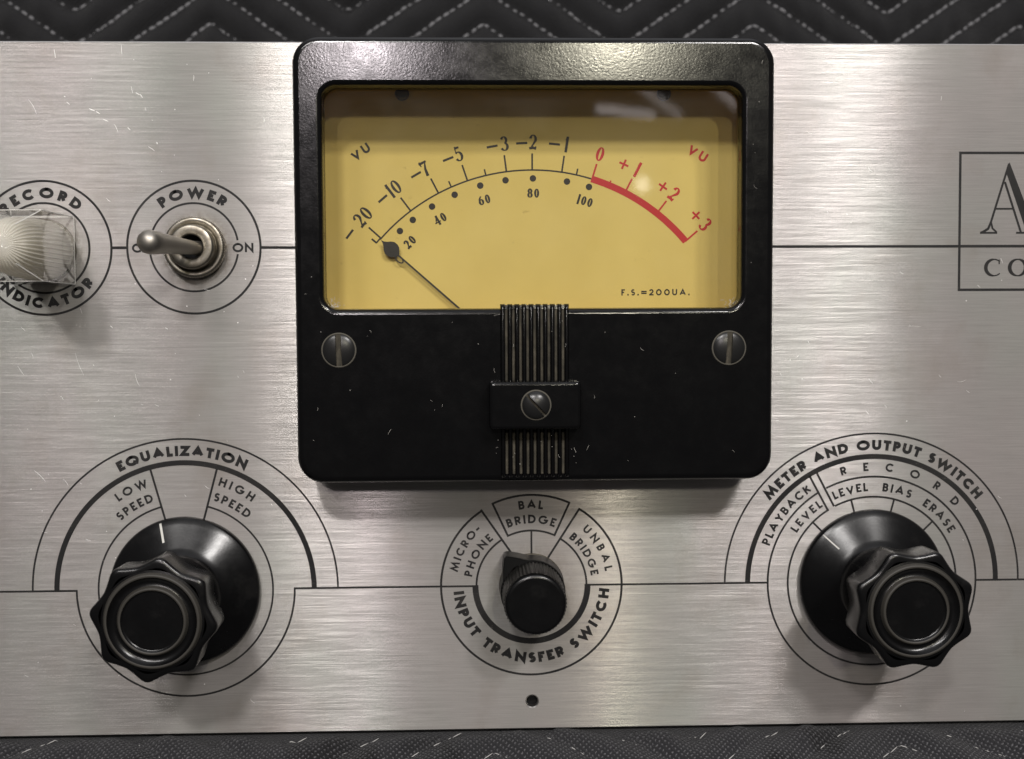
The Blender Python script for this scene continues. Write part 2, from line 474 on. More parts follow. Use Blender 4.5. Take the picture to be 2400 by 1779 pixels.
# ---- flat printing: ribbons, arcs and a stroke alphabet -------------------------------------------------
class Ink:
    """marks printed on a flat face at height h; each stroke sits a hair above the last so none are coplanar"""

    def __init__(s, mb, h, mat):
        s.mb, s.h, s.mat, s.k = mb, h, mat, 0

    def hh(s):
        s.k += 1
        return s.h + 0.0006 * (s.k % 40)

    def ribbon(s, pts, w, mat=None, closed=False):
        n = len(pts); ws = w if isinstance(w, (list, tuple)) else [w] * n
        h = s.hh(); L = []; R = []
        for i in range(n):
            a = pts[i - 1] if (i > 0 or closed) else None
            c = pts[(i + 1) % n] if (i < n - 1 or closed) else None
            p = pts[i]

            def dirn(u, v):
                d = (v[0] - u[0], v[1] - u[1]); l = math.hypot(*d) or 1e-9
                return (d[0] / l, d[1] / l)
            d1 = dirn(a, p) if a else None; d2 = dirn(p, c) if c else None
            if d1 is None: d1 = d2
            if d2 is None: d2 = d1
            n1 = (-d1[1], d1[0]); n2 = (-d2[1], d2[0])
            m = (n1[0] + n2[0], n1[1] + n2[1]); l = math.hypot(*m)
            if l < 1e-6:
                m = n1; k = 1
            else:
                m = (m[0] / l, m[1] / l); k = min(1 / max(m[0] * n1[0] + m[1] * n1[1], 0.3), 2.6)
            q = ws[i] / 2 * k
            L.append((p[0] + m[0] * q, h, p[1] + m[1] * q)); R.append((p[0] - m[0] * q, h, p[1] - m[1] * q))
        fs = [(i, (i + 1) % n, n + (i + 1) % n, n + i) for i in range(n if closed else n - 1)]
        s.mb.add(L + R, fs, mat or s.mat)

    def line(s, x0, z0, x1, z1, w=0.45, mat=None):
        s.ribbon([(x0, z0), (x1, z1)], w, mat)

    def arc(s, cx, cz, r, a0, a1, w=0.45, mat=None):
        """angles in degrees clockwise from straight up"""
        n = max(4, int(abs(a1 - a0) / 2))
        pts = [(cx + r * math.sin(math.radians(a0 + (a1 - a0) * i / n)), cz + r * math.cos(math.radians(a0 + (a1 - a0) * i / n))) for i in range(n + 1)]
        if abs(abs(a1 - a0) - 360) < 1e-6:
            s.ribbon(pts[:-1], w, mat, True)
        else:
            s.ribbon(pts, w, mat)

    def radial(s, cx, cz, a, r0, r1, w=0.45, mat=None):
        t = math.radians(a)
        s.line(cx + r0 * math.sin(t), cz + r0 * math.cos(t), cx + r1 * math.sin(t), cz + r1 * math.cos(t), w, mat)

    def disc(s, x, z, r, mat=None):
        h = s.hh(); n = 24
        s.mb.add([(x + r * math.cos(2 * PI * i / n), h, z + r * math.sin(2 * PI * i / n)) for i in range(n)], [list(range(n))], mat or s.mat)

    def poly(s, pts, mat=None):
        h = s.hh()
        s.mb.add([(x, h, z) for x, z in pts], [list(range(len(pts)))], mat or s.mat)

    def glyph(s, ch, font, x, z, size, wt, ang=0.0, mat=None):
        """lower-left corner at (x,z), rotated clockwise by ang degrees"""
        w, strokes = font[ch]
        W = s.advance(ch, font, size, wt) if w > 0 else 0; t = wt * size
        ca, sa = math.cos(math.radians(ang)), math.sin(math.radians(ang))
        for st in strokes:
            pts = []; ws = []
            for p in st:
                u = t / 2 + p[0] * max(W - t, 0) if w > 0 else t / 2
                v = t / 2 + p[1] * (size - t)
                if p[1] in (0, 1) and len(p) == 4: v = p[1] * size
                pts.append((x + u * ca + v * sa, z - u * sa + v * ca))
                ws.append(t * (p[2] if len(p) > 2 else 1.0))
            # butt ends reach the cap height and baseline
            for e, o in ((0, 1), (-1, -2)):
                dx, dz = pts[e][0] - pts[o][0], pts[e][1] - pts[o][1]; l = math.hypot(dx, dz) or 1
                if st[e][1] in (0, 1) or st[e][0] in (0, 1):
                    ext = t * 0.5
                    if abs(dx * ca - dz * sa) < 0.25 * l or abs(dx * sa + dz * ca) < 0.25 * l:
                        pts[e] = (pts[e][0] + dx / l * ext, pts[e][1] + dz / l * ext)
            s.ribbon(pts, ws, mat)

    def advance(s, ch, font, size, wt):
        if ch == ' ':
            return 0.42 * size
        w = font[ch][0] * (1.0 + 1.7 * max(wt - 0.11, 0)) if font is SANS else font[ch][0]
        return max(w * size, wt * size)

    def arc_text(s, text, cx, cz, r, a0, a1, size, wt, font, bottom=False, mat=None):
        """letters set round a circle whose baseline radius is r, spread from angle a0 to a1"""
        adv = [s.advance(c, font, size, wt) for c in text]
        rm = r + (size * 0.5 if not bottom else -size * 0.5)
        span = math.radians(abs(a1 - a0)) * rm
        gap = (span - sum(adv)) / max(len(text) - 1, 1)
        pos = 0.0
        for c, w in zip(text, adv):
            mid = pos + w / 2
            if c != ' ':
                if not bottom:
                    a = a0 + math.degrees(mid / rm); t = math.radians(a)
                    bx, bz = cx + r * math.sin(t), cz + r * math.cos(t)
                    s.glyph(c, font, bx - w / 2 * math.cos(t), bz + w / 2 * math.sin(t), size, wt, a, mat)
                else:
                    a = a0 - math.degrees(mid / rm); t = math.radians(a)
                    bx, bz = cx + r * math.sin(t), cz + r * math.cos(t)
                    ra = a - 180; tr = math.radians(ra)
                    s.glyph(c, font, bx - w / 2 * math.cos(tr), bz + w / 2 * math.sin(tr), size, wt, ra, mat)
            pos += w + gap

    def text(s, text, x0, x1, z, size, wt, font, mat=None):
        adv = [s.advance(c, font, size, wt) for c in text]
        gap = (x1 - x0 - sum(adv)) / max(len(text) - 1, 1)
        x = x0
        for c, w in zip(text, adv):
            if c != ' ':
                s.glyph(c, font, x, z, size, wt, 0, mat)
            x += w + gap

    def mid_text(s, text, x, z, size, wt, font, ang, gap=0.12, mat=None):
        """a short word centred on (x,z), turned clockwise by ang"""
        adv = [s.advance(c, font, size, wt) for c in text]
        tot = sum(adv) + gap * size * (len(text) - 1); pos = -tot / 2
        t = math.radians(ang)
        for c, w in zip(text, adv):
            u, v = pos, -size / 2
            s.glyph(c, font, x + u * math.cos(t) + v * math.sin(t), z - u * math.sin(t) + v * math.cos(t), size, wt, ang, mat)
            pos += w + gap * size


def ell(cx, cy, rx, ry, a0, a1, n=16, thin=None):
    """ellipse arc, degrees anticlockwise from +x; thin gives the width of the horizontal parts"""
    out = []
    for i in range(n + 1):
        a = math.radians(a0 + (a1 - a0) * i / n)
        p = (cx + rx * math.cos(a), cy + ry * math.sin(a))
        if thin is not None:
            p = p + (thin + (1 - thin) * abs(math.cos(a)) ** 1.3,)
        out.append(p)
    return out


SANS = {
    'A': (0.86, [[(0, 0), (0.5, 1), (1, 0)], [(0.19, 0.3), (0.81, 0.3)]]),
    'B': (0.56, [[(0, 0), (0, 1)], [(0, 1), (0.42, 1)] + ell(0.5, 0.765, 0.42, 0.235, 80, -80) + [(0.42, 0.53), (0, 0.53)],
                 [(0.42, 0.53)] + ell(0.55, 0.265, 0.45, 0.265, 80, -80) + [(0.42, 0), (0, 0)]]),
    'C': (0.82, [ell(0.55, 0.5, 0.55, 0.5, 42, 318, 24)]),
    'D': (0.74, [[(0, 0), (0, 1)], [(0, 1), (0.3, 1)] + ell(0.35, 0.5, 0.65, 0.5, 85, -85, 20) + [(0.3, 0), (0, 0)]]),
    'E': (0.50, [[(0, 0), (0, 1)], [(0, 1), (1, 1)], [(0, 0.5), (0.92, 0.5)], [(0, 0), (1, 0)]]),
    'F': (0.48, [[(0, 0), (0, 1)], [(0, 1), (1, 1)], [(0, 0.5), (0.92, 0.5)]]),
    'G': (0.95, [ell(0.5, 0.5, 0.5, 0.5, 45, 358, 26) + [(0.56, 0.47)]]),
    'H': (0.70, [[(0, 0), (0, 1)], [(1, 0), (1, 1)], [(0, 0.52), (1, 0.52)]]),
    'I': (0.0, [[(0, 0), (0, 1)]]),
    'K': (0.66, [[(0, 0), (0, 1)], [(0.9, 1), (0.05, 0.45)], [(0.3, 0.6), (1, 0)]]),
    'L': (0.44, [[(0, 0), (0, 1)], [(0, 0), (1, 0)]]),
    'M': (0.98, [[(0, 0), (0.16, 1), (0.5, 0.12), (0.84, 1), (1, 0)]]),
    'N': (0.78, [[(0, 0), (0, 1), (1, 0), (1, 1)]]),
    'O': (0.98, [ell(0.5, 0.5, 0.5, 0.5, 90, 450, 32)]),
    'P': (0.55, [[(0, 0), (0, 1)], [(0, 1), (0.4, 1)] + ell(0.5, 0.73, 0.5, 0.27, 80, -80) + [(0.4, 0.46), (0, 0.46)]]),
    'Q': (0.98, [ell(0.5, 0.5, 0.5, 0.5, 90, 450, 32), [(0.55, 0.35), (1.0, -0.05)]]),
    'R': (0.58, [[(0, 0), (0, 1)], [(0, 1), (0.4, 1)] + ell(0.5, 0.73, 0.47, 0.27, 80, -80) + [(0.4, 0.46), (0, 0.46)], [(0.42, 0.46), (1, 0)]]),
    'S': (0.54, [ell(0.5, 0.745, 0.46, 0.255, 35, 250, 16) + ell(0.5, 0.27, 0.5, 0.27, 75, -145, 16)]),
    'T': (0.56, [[(0.5, 0), (0.5, 1)], [(0, 1), (1, 1)]]),
    'U': (0.68, [[(0, 1), (0, 0.4)] + ell(0.5, 0.38, 0.5, 0.38, 185, 355, 16) + [(1, 0.4), (1, 1)]]),
    'V': (0.78, [[(0, 1), (0.5, 0), (1, 1)]]),
    'W': (1.22, [[(0, 1), (0.26, 0), (0.5, 0.95), (0.74, 0), (1, 1)]]),
    'Y': (0.72, [[(0, 1), (0.5, 0.45), (1, 1)], [(0.5, 0.45), (0.5, 0)]]),
    'Z': (0.64, [[(0, 1), (1, 1), (0, 0), (1, 0)]]),
    '-': (0.40, [[(0, 0.42), (1, 0.42)]]),
    '.': (0.0, [[(0, 0), (0, 0.06)]]),
    '=': (0.75, [[(0, 0.3), (1, 0.3)], [(0, 0.66), (1, 0.66)]]),
    '2': (0.62, [ell(0.5, 0.70, 0.48, 0.30, 170, -25, 16) + [(0.0, 0.0)], [(0, 0), (1, 0)]]),
    '0': (0.78, [ell(0.5, 0.5, 0.5, 0.5, 90, 450, 28)]),
}
TH = 0.42
DIGIT = {
    '0': (0.50, [ell(0.5, 0.5, 0.5, 0.5, 90, 450, 30, TH)]),
    '1': (0.30, [[(0.75, 0), (0.75, 1)], [(0.0, 0.80, TH), (0.75, 0.99, 0.7)]]),
    '2': (0.52, [ell(0.46, 0.70, 0.46, 0.30, 170, -20, 16, TH) + [(0.45, 0.30, 0.6), (0.04, 0.03, 0.5)],
                 [(0.0, 0.03, 0.9), (0.5, 0.06, 1.0), (0.85, 0.0, 0.8), (1.0, 0.16, 0.35)]]),
    '3': (0.52, [ell(0.46, 0.76, 0.42, 0.24, 165, -80, 16, TH), ell(0.46, 0.26, 0.54, 0.27, 85, -160, 18, TH)]),
    '4': (0.62, [[(0.72, 1, 0.6), (0.0, 0.28, TH)], [(0.0, 0.27, 0.5), (1.0, 0.27, 0.5)], [(0.72, 0), (0.72, 1)]]),
    '5': (0.52, [[(0.18, 0.98, 0.9), (0.92, 0.98, 0.7)], [(0.18, 1, TH), (0.12, 0.55, TH)],
                 [(0.12, 0.55, TH)] + ell(0.45, 0.32, 0.55, 0.33, 115, -155, 18, TH)]),
    '6': (0.54, [ell(0.5, 0.31, 0.5, 0.31, 90, 450, 24, TH), [(0.0, 0.33, 1.0), (0.12, 0.66, 0.9), (0.45, 0.93, 0.6), (0.8, 1.0, 0.5)]]),
    '7': (0.50, [[(0, 0.96, 1.0), (1, 0.96, 0.8)], [(1, 0.97, TH), (0.5, 0.45, 0.9), (0.38, 0.0, 1.15)], [(0.0, 1.0, TH), (0.0, 0.82, TH)]]),
    '8': (0.54, [ell(0.5, 0.26, 0.5, 0.26, 90, 450, 24, TH), ell(0.5, 0.76, 0.42, 0.24, 90, 450, 24, TH)]),
    '+': (0.62, [[(0, 0.42), (1, 0.42)], [(0.5, 0.05), (0.5, 0.79)]]),
    '-': (0.70, [[(0, 0.45), (1, 0.45)]]),
}


def tag(o, label=None, cat=None, group=None, kind=None):
    if label: o['label'] = label
    if cat: o['category'] = cat
    if group: o['group'] = group
    if kind: o['kind'] = kind
    return o


# ================================================================== the amplifier
amp = bpy.data.objects.new('tape_preamplifier', None)
COL.objects.link(amp)
amp.location = (0, 0, -34 * MM)
ORIGIN[amp] = Vector((0, 0, -34 * MM))
tag(amp, 'silver brushed metal audio panel with black level meter and knobs standing on dark blanket', 'amplifier')

# ---- faceplate
PX0, PX1, PZ0, PZ1 = -242, 242, -34.1, 125.0
fp = MB()
hole = [(0.05 + 1.62 * math.cos(2 * PI * i / 32), 0, -27.5 + 1.62 * math.sin(2 * PI * i / 32)) for i in range(32)]
c = 0.25
front = [(PX0 + c, 0, PZ0 + c), (PX1 - c, 0, PZ0 + c), (PX1 - c, 0, PZ1 - c), (PX0 + c, 0, PZ1 - c)]
edge = [(PX0, -c, PZ0), (PX1, -c, PZ0), (PX1, -c, PZ1), (PX0, -c, PZ1)]
back = [(PX0, -3.2, PZ0), (PX1, -3.2, PZ0), (PX1, -3.2, PZ1), (PX0, -3.2, PZ1)]
plate(fp, [front, hole], 'alu')
fp.loft([front, edge], 'edge', False)
fp.loft([edge, back], 'edge', False, cap1=True)
hole_in = [(0.05 + (x - .05) * .85, -0.22, -27.5 + (z + 27.5) * .85) for x, h, z in hole]
fp.loft([hole, hole_in], 'edge', False)
fp.loft([hole_in, [(x, -1.6, z) for x, h, z in hole_in]], 'edge', True)
fp.loft([[(x, -1.6, z) for x, h, z in hole_in], [(x, -3.1, z) for x, h, z in hole_in]], 'dark', True, cap1=True)

# handling marks: short bright scratches and dings cut in the surface
si = Ink(fp, 0.012, 'scratch')
rs = random.Random(21)


def scratch(x, z, L, a, w, curve=0.0):
    pts = []; n = 6
    for i in range(n + 1):
        t = i / n
        q = math.radians(a + curve * (t - 0.5))
        pts.append((x + L * t * math.cos(q), z + L * t * math.sin(q)))
    si.ribbon(pts, [w * (0.25 + 0.75 * math.sin(PI * (0.1 + 0.8 * i / n))) for i in range(n + 1)])


for x, z, L, a, w in ((-113, 112, 4.5, -55, .10), (-99.5, 110, 1.6, -25, .28), (-98, 109.4, 1.3, -35, .2), (-96.5, 107.6, 1.6, -20, .22),
                      (-94, 106.5, 2.4, -60, .12), (-91, 105.8, 1.0, -50, .25), (-89, 113.6, 1.3, -35, .22), (-88, 113.2, 1.1, -60, .25),
                      (-90, 115, 2.0, -80, .10), (-86.5, 101.5, 2.2, -30, .13), (-84.6, 102.5, .6, -60, .3), (-107, 123.2, 2.4, -80, .16),
                      (-92, 124.2, 2.6, -89, .14), (-76, 117.5, 1.6, -85, .12), (-104.5, 111.5, 1.2, -45, .14), (-87, 110.2, 0.8, -70, .22),
                      (-114, 28, 4.5, -40, .14), (-107.5, 26, 2.5, -45, .10), (-112.5, 14, 1.6, -30, .12), (-104, 55, 7, -75, .07),
                      (-90.5, 50, 3.6, -80, .10), (-117, 52, 3, -60, .12), (-96, 61, 1.0, -30, .2), (-83.5, 60.5, .8, -25, .2),
                      (62, 53, .6, 40, .22), (60.4, 52.2, .5, 80, .2), (100, 47, 2.5, 2, .09), (88, 60, 4, 1, .07), (-30, 20, 2.2, 75, .10),
                      (95, 112, 1.4, 80, .1), (57, 38, 1.2, 20, .12), (110, 20, 1.3, -40, .12), (72, 118, 6, -1, .10), (66, 121.5, 3, 0, .09)):
    scratch(x, z, L * .8, a, w * .6, rs.uniform(-20, 20))
for i in range(95):
    x = rs.uniform(-119, -58) if rs.random() < .68 else rs.uniform(55, 117)
    z = rs.uniform(40, 124) if rs.random() < .7 else rs.uniform(-32, 40)
    if rs.random() < .5:
        si.disc(x, z, rs.uniform(.05, .14))
    else:
        scratch(x, z, rs.uniform(.3, 1.5), rs.uniform(-80, -20), rs.uniform(.04, .08), rs.uniform(-25, 25))
faceplate = fp.build('faceplate', amp)

# ---- printed legend
lg = MB(); K = Ink(lg, 0.03, 'ink')
W1, B1, L1 = 0.47, 0.31, 0.23        # line width; bold and light letter weights
# power switch
PWX, PWZ = -76.65, 78.78
K.arc(PWX, PWZ, 15.05, 0, 360, 0.5)
K.arc(PWX, PWZ, 10.0, -81, 81, 0.45); K.arc(PWX, PWZ, 10.0, 99, 261, 0.45)
K.arc_text('POWER', PWX, PWZ, 11.15, -38, 36.5, 2.45, B1, SANS)
K.text('ON', -67.95, -63.2, 77.65, 2.08, L1, SANS)
K.text('OFF', -90.65, -86.1, 77.6, 2.08, L1, SANS)
# record indicator
RX, RZ = -110.35, 78.7
K.arc(RX, RZ, 15.1, 0, 360, 0.5); K.arc(RX, RZ, 10.15, 0, 360, 0.48)
K.arc_text('RECORD', RX, RZ, 11.2, -48.5, 42, 2.45, B1, SANS)
K.arc_text('INDICATOR', RX, RZ, 13.65, 235, 125, 2.45, B1, SANS, bottom=True)
K.line(-95.2, 78.72, -91.7, 78.72, 0.62)
K.line(-61.5, 78.72, -50, 78.62, 0.62)
K.line(50, 78.6, 200, 78.5, 0.62)
K.line(-200, 78.72, -125.5, 78.72, 0.62)
# equalization knob
EX, EZ = -80.0, 0.0
K.arc(EX, EZ, 35.0, -90, 90, 0.42)
K.arc(EX, EZ, 29.5, -90, 90, 1.2)
K.arc_text('EQUALIZATION', EX, EZ, 31.05, -27.8, 26.6, 2.38, B1, SANS)
for s_ in (-1, 1):
    K.radial(EX, EZ, 15.15 * s_, 13, 29, 0.48)
K.arc(EX, EZ, 20.0, 15.2, 344.8, 0.42)
K.arc(EX, EZ, 25.0, 90, 270, 0.45)
K.line(-200, 0, -104.8, 0, 0.45); K.line(-55.2, 0, -21, 0, 0.45)
K.arc_text('LOW', EX, EZ, 25.4, -35.8, -18.6, 2.0, L1, SANS)
K.arc_text('SPEED', EX, EZ, 21.7, -42, -18.6, 2.0, L1, SANS)
K.arc_text('HIGH', EX, EZ, 25.4, 17.9, 37, 2.0, L1, SANS)
K.arc_text('SPEED', EX, EZ, 21.7, 17.6, 41, 2.0, L1, SANS)
# meter and output knob
OX, OZ = 80.3, 0.1
K.arc(OX, OZ, 34.9, -90, 90, 0.42)
K.arc(OX, OZ, 29.5, -90, 90, 1.2)
K.arc_text('METER AND OUTPUT SWITCH', OX, OZ, 31.0, -51.5, 52, 2.4, B1, SANS)
K.arc(OX, OZ, 24.75, -26.6, 328.6, 0.45)
K.arc(OX, OZ, 20.0, -26.6, 328.6, 0.45)
K.line(65.2, 25.2, 69.65, 17.0, 0.5); K.line(66.85, 26.0, 71.1, 17.9, 0.5)
for a in (-45.2, -15.0, 14.6, 45.4):
    K.radial(OX, OZ, a, 14, 20, 0.45)
K.arc_text('PLAYBACK', OX, OZ, 25.85, -70.5, -33.8, 2.05, L1, SANS)
K.arc_text('LEVEL', OX, OZ, 21.35, -57, -33.5, 2.0, L1, SANS)
K.arc_text('RECORD', OX, OZ, 26.1, -16.6, 48, 2.0, L1, SANS)
K.arc_text('LEVEL', OX, OZ, 21.35, -25, -3.2, 2.0, L1, SANS)
K.arc_text('BIAS', OX, OZ, 21.35, 5.9, 24.2, 2.0, L1, SANS)
K.arc_text('ERASE', OX, OZ, 21.35, 33.3, 58.5, 2.0, L1, SANS)
K.line(21, 0.0, 55.5, 0.0, 0.45); K.line(105.05, 0.05, 200, 0.05, 0.45)
# input transfer switch
K.arc(0, 0, 21.1, 32.2, 326.8, 0.5)
K.arc(0, 0, 21.3, -25.0, 24.6, 0.5)
K.arc(0, 0, 12.95, -25.0, 24.6, 0.45)
K.arc(0, 0, 12.85, 270, 326.6, 0.45); K.arc(0, 0, 12.85, 32.4, 90, 0.45)
K.arc(0, 0, 13.1, 89, 271, 1.4)
for a in (-25, 24.6):
    K.radial(0, 0, a, 12.75, 21.5, 0.48)
K.line(-11.75, 17.95, -3.7, 6.3, 0.48); K.line(11.3, 18.1, 3.6, 6.1, 0.48)
K.radial(0, 0, 0, 7, 12.9, 0.42)
K.line(-21, 0, -13, 0, 0.45); K.line(13, 0, 21, 0, 0.45)
K.arc_text('BAL', 0, 0, 18.05, -9, 8.4, 2.02, L1, SANS)
K.arc_text('BRIDGE', 0, 0, 14.65, -21.5, 21.2, 2.0, L1, SANS)
K.arc_text('MICRO-', 0, 0, 17.5, -78.8, -41.5, 1.9, L1, SANS)
K.arc_text('PHONE', 0, 0, 14.05, -80.8, -39, 1.9, L1, SANS)
K.arc_text('UNBAL', 0, 0, 17.5, 42.5, 79.5, 1.9, L1, SANS)
K.arc_text('BRIDGE', 0, 0, 14.05, 38.5, 81, 1.9, L1, SANS)
K.arc_text('INPUT TRANSFER SWITCH', 0, 0, 18.25, 266, 93, 2.45, B1, SANS, bottom=True)
# maker's box with the open-face capital and the small capitals under it
K.line(99.78, 100.35, 99.95, 68.2, 0.58); K.line(99.5, 100.08, 200, 100.0, 0.58); K.line(99.7, 68.45, 200, 68.4, 0.58)
K.ribbon([(111.25, 97.6), (107.25, 84.2), (106.6, 82.6), (105.4, 81.85), (104.8, 81.65)], [.5, .5, .55, .6, .5])
K.line(104.7, 81.65, 108.75, 81.65, 0.42)
K.ribbon([(107.25, 84.2), (107.6, 82.7), (108.6, 81.8)], 0.42)
K.poly([(111.34, 97.95), (118.05, 81.5), (115.75, 81.5), (110.75, 95.2), (110.6, 95.5)])
K.line(110.35, 93.4, 114.35, 81.7, 0.5)
K.line(108.4, 87.2, 112.5, 87.2, 0.42); K.line(113.2, 81.65, 119.6, 81.65, 0.45)
K.ribbon(ell(108.15, 73.6, 1.95, 1.9, 45, 315, 24, 0.32), [0.85 * (0.35 + 0.65 * max(0.0, -math.cos(math.radians(45 + 270 * i / 24))) ** 0.8) for i in range(25)])
K.line(109.35, 74.4, 109.35, 75.45, 0.3)
pts = ell(113.75, 73.6, 1.9, 1.9, 0, 360, 36)[:-1]
K.ribbon(pts, [0.28 + 0.62 * abs(math.cos(2 * PI * i / 36)) ** 1.2 for i in range(36)], None, True)
lg.build('printed_legend', faceplate)

# ================================================================== level meter
HM = 17.0
mx0, mx1, mz0, mz1, mr = -51.6, 52.3, 26.6, 122.6, 5.8
wx0, wx1, wz0, wz1, wr = -46.3, 46.1, 63.25, 113.1, 4.2


def mring(o, h, n=12):
    return rrect(mx0 + o, mx1 - o, mz0 + o, mz1 - o, mr - o * 0.8, h, n)


def wring(o, h, n=12):
    return rrect(wx0 + o, wx1 - o, wz0 + o, wz1 - o, wr - o, h, n)


cs = MB()
rings = [mring(0.0, 0.05), mring(0.05, 4), mring(0.15, 13.6)]
for i in range(0, 9):
    a = PI / 2 * i / 8
    rings.append(mring(0.2 + 1.5 * (1 - math.cos(a)), HM - 1.7 + 1.7 * math.sin(a)))
cs.loft(rings, 'case', True)
win = []
for i in range(0, 9):
    a = PI / 2 * i / 8
    win.append(wring(1.15 * math.sin(a), HM - 1.2 * (1 - math.cos(a))))
win += [wring(1.2, 13.9), wring(1.3, 12.9), wring(-1.2, 12.6)]
cs.loft(win, 'case', True)
cs.loft([wring(-1.2, 12.6), wring(-2.2, 11.8), wring(-2.4, 0.7)], 'cavity', True)
plate(cs, [rings[-1], win[0]], 'case')
meter = cs.build('vu_meter', amp, (0.2, 0, 74.4))
meter['label'] = 'black meter case with yellow dial'

dp = MB()
dp.loft([rrect(-49, 49, 58, 117, 1, 0.15), rrect(-49, 49, 58, 117, 1, 0.6)], 'dial', False, cap1=True)
dial = dp.build('dial_plate', meter)

# scale printing
DX, DZ = 0.1, 50.1
sc_ = MB(); S = Ink(sc_, 0.63, 'dialink')
RA = 45.1


def dpos(a, r):
    t = math.radians(a)
    return DX + r * math.sin(t), DZ + r * math.cos(t)


S.arc(DX, DZ, RA, -48.6, 17.2, 0.34)
S.arc(DX, DZ, 45.1, 17.0, 49.6, 1.5, 'redink')
for a in (-48.2, -36.8, -27.5, -18.6, -7.3, 0.0, 8.4):
    S.radial(DX, DZ, a, RA, 48.75, 0.38)
for a in (-23.5, -13.2, 12.6):
    S.radial(DX, DZ, a, RA, 46.5, 0.34)
S.radial(DX, DZ, -50.0, 45.2, 46.6, 0.40)
S.arc(DX, DZ, 45.25, -50.1, -48.0, 0.34)
for a in (17.2, 27.3, 38.1, 49.5):
    S.radial(DX, DZ, a, 45, 48.6, 0.40, 'redink')
S.radial(DX, DZ, 22.3, 45, 46.2, 0.34, 'redink')
DW = 0.165
for txt, a in (('20', -47.2), ('10', -36.9), ('7', -27.6), ('5', -18.6), ('3', -6.9), ('2', 0.3), ('1', 8.5)):
    x, z = dpos(a, 51.3); S.mid_text(txt, x, z, 3.5, DW, DIGIT, a, 0.10)
for a in (-52.6, -40.5, -30.3, -21.4, -10.0, -2.6, 5.6):
    x, z = dpos(a, 51.2); S.mid_text('-', x, z, 3.5, 0.14, DIGIT, a)
for txt, a in (('0', 17.3), ('1', 27.4), ('2', 38.6), ('3', 49.6)):
    x, z = dpos(a, 50.9); S.mid_text(txt, x, z, 3.5, 0.18, DIGIT, a, 0.1, 'redink')
for a in (23.8, 35.2, 46.3):
    x, z = dpos(a, 50.9); S.mid_text('+', x, z, 3.5, 0.13, DIGIT, a, 0.1, 'redink')
S.mid_text('VU', -37.85, 99.2, 2.1, 0.23, SANS, -33, 0.35)
S.mid_text('VU', 37.05, 98.85, 2.2, 0.23, SANS, 32, 0.35, 'redink')
for a in (-42.9, -37.9, -31.0, -23.5, -15.5, -7.9, 0.2, 10.3, 17.0):
    x, z = dpos(a, 43.25); S.disc(x, z, 0.72)
for txt, a in (('20', -43.0), ('40', -30.9), ('60', -15.5), ('80', 0.3), ('100', 17.0)):
    x, z = dpos(a, 40.0); S.mid_text(txt, x, z, 2.25, 0.215, DIGIT, a, 0.14)
S.text('F.S.=200UA.', 20.0, 35.35, 67.3, 1.4, 0.21, SANS)
sc_.v = [(-12.8 + (x + 12.8) * 1.0285, h, 62.63 + (z - 62.63) * 1.0285) for x, h, z in sc_.v]
sc_.build('scale_markings', meter)

nd = MB()


def prism(mb, pts, h0, h1, mat):
    n = len(pts)
    mb.add([(x, h0, z) for x, z in pts] + [(x, h1, z) for x, z in pts],
           [list(range(n))[::-1], list(range(n, 2 * n))] + [(i, (i + 1) % n, n + (i + 1) % n, n + i) for i in range(n)], mat)


na = math.radians(-48.6)
ux, uz = math.sin(na), math.cos(na); vx, vz = uz, -ux


def npt(r, s_):
    return (DX + ux * r + vx * s_, DZ + uz * r + vz * s_)


prism(nd, [npt(15, -.23), npt(15, .23), npt(42, .19), npt(42, -.19)], 1.9, 2.1, 'needle')
leaf = [(44.9, 0.0), (44.2, 0.22), (43.6, 0.62), (43.0, 1.25), (42.3, 1.66), (41.5, 1.7), (40.8, 1.45), (40.2, 0.85), (39.7, 0.25)]
prism(nd, [npt(r, s_) for r, s_ in leaf] + [npt(r, -s_) for r, s_ in leaf[::-1][:-1]], 1.9, 2.06, 'needle')
ring_o = [npt(39.0 + 1.0 * math.cos(t), -0.55 + 0.55 * math.sin(t)) for t in [2 * PI * i / 16 for i in range(16)]]
ki = Ink(nd, 1.95, 'needle'); ki.ribbon(ring_o, 0.3, None, True)
nd.v = [(-12.8 + (x + 12.8) * 1.0236, h, 62.63 + (z - 62.63) * 1.0236) for x, h, z in nd.v]
nd.build('needle', meter)

gl = MB()
gl.loft([rrect(wx0 + 1.3, wx1 - 1.3, wz0 + 1.3, wz1 - 1.3, 2.9, 13.0), rrect(wx0 + 1.3, wx1 - 1.3, wz0 + 1.3, wz1 - 1.3, 2.9, 13.7)], 'glass', False, cap0=True, cap1=True)
gl.build('window_glass', meter)

for x in (-29.0, 30.6):
    ds = MB(); ds.lathe(x, 113.3, [(1.6, 0.6), (1.6, 1.2), (1.2, 1.8), (0.1, 2.0)], 'steel', 24, True, True)
    ds.build('dial_screw', meter, (x, 0.6, 113.4))

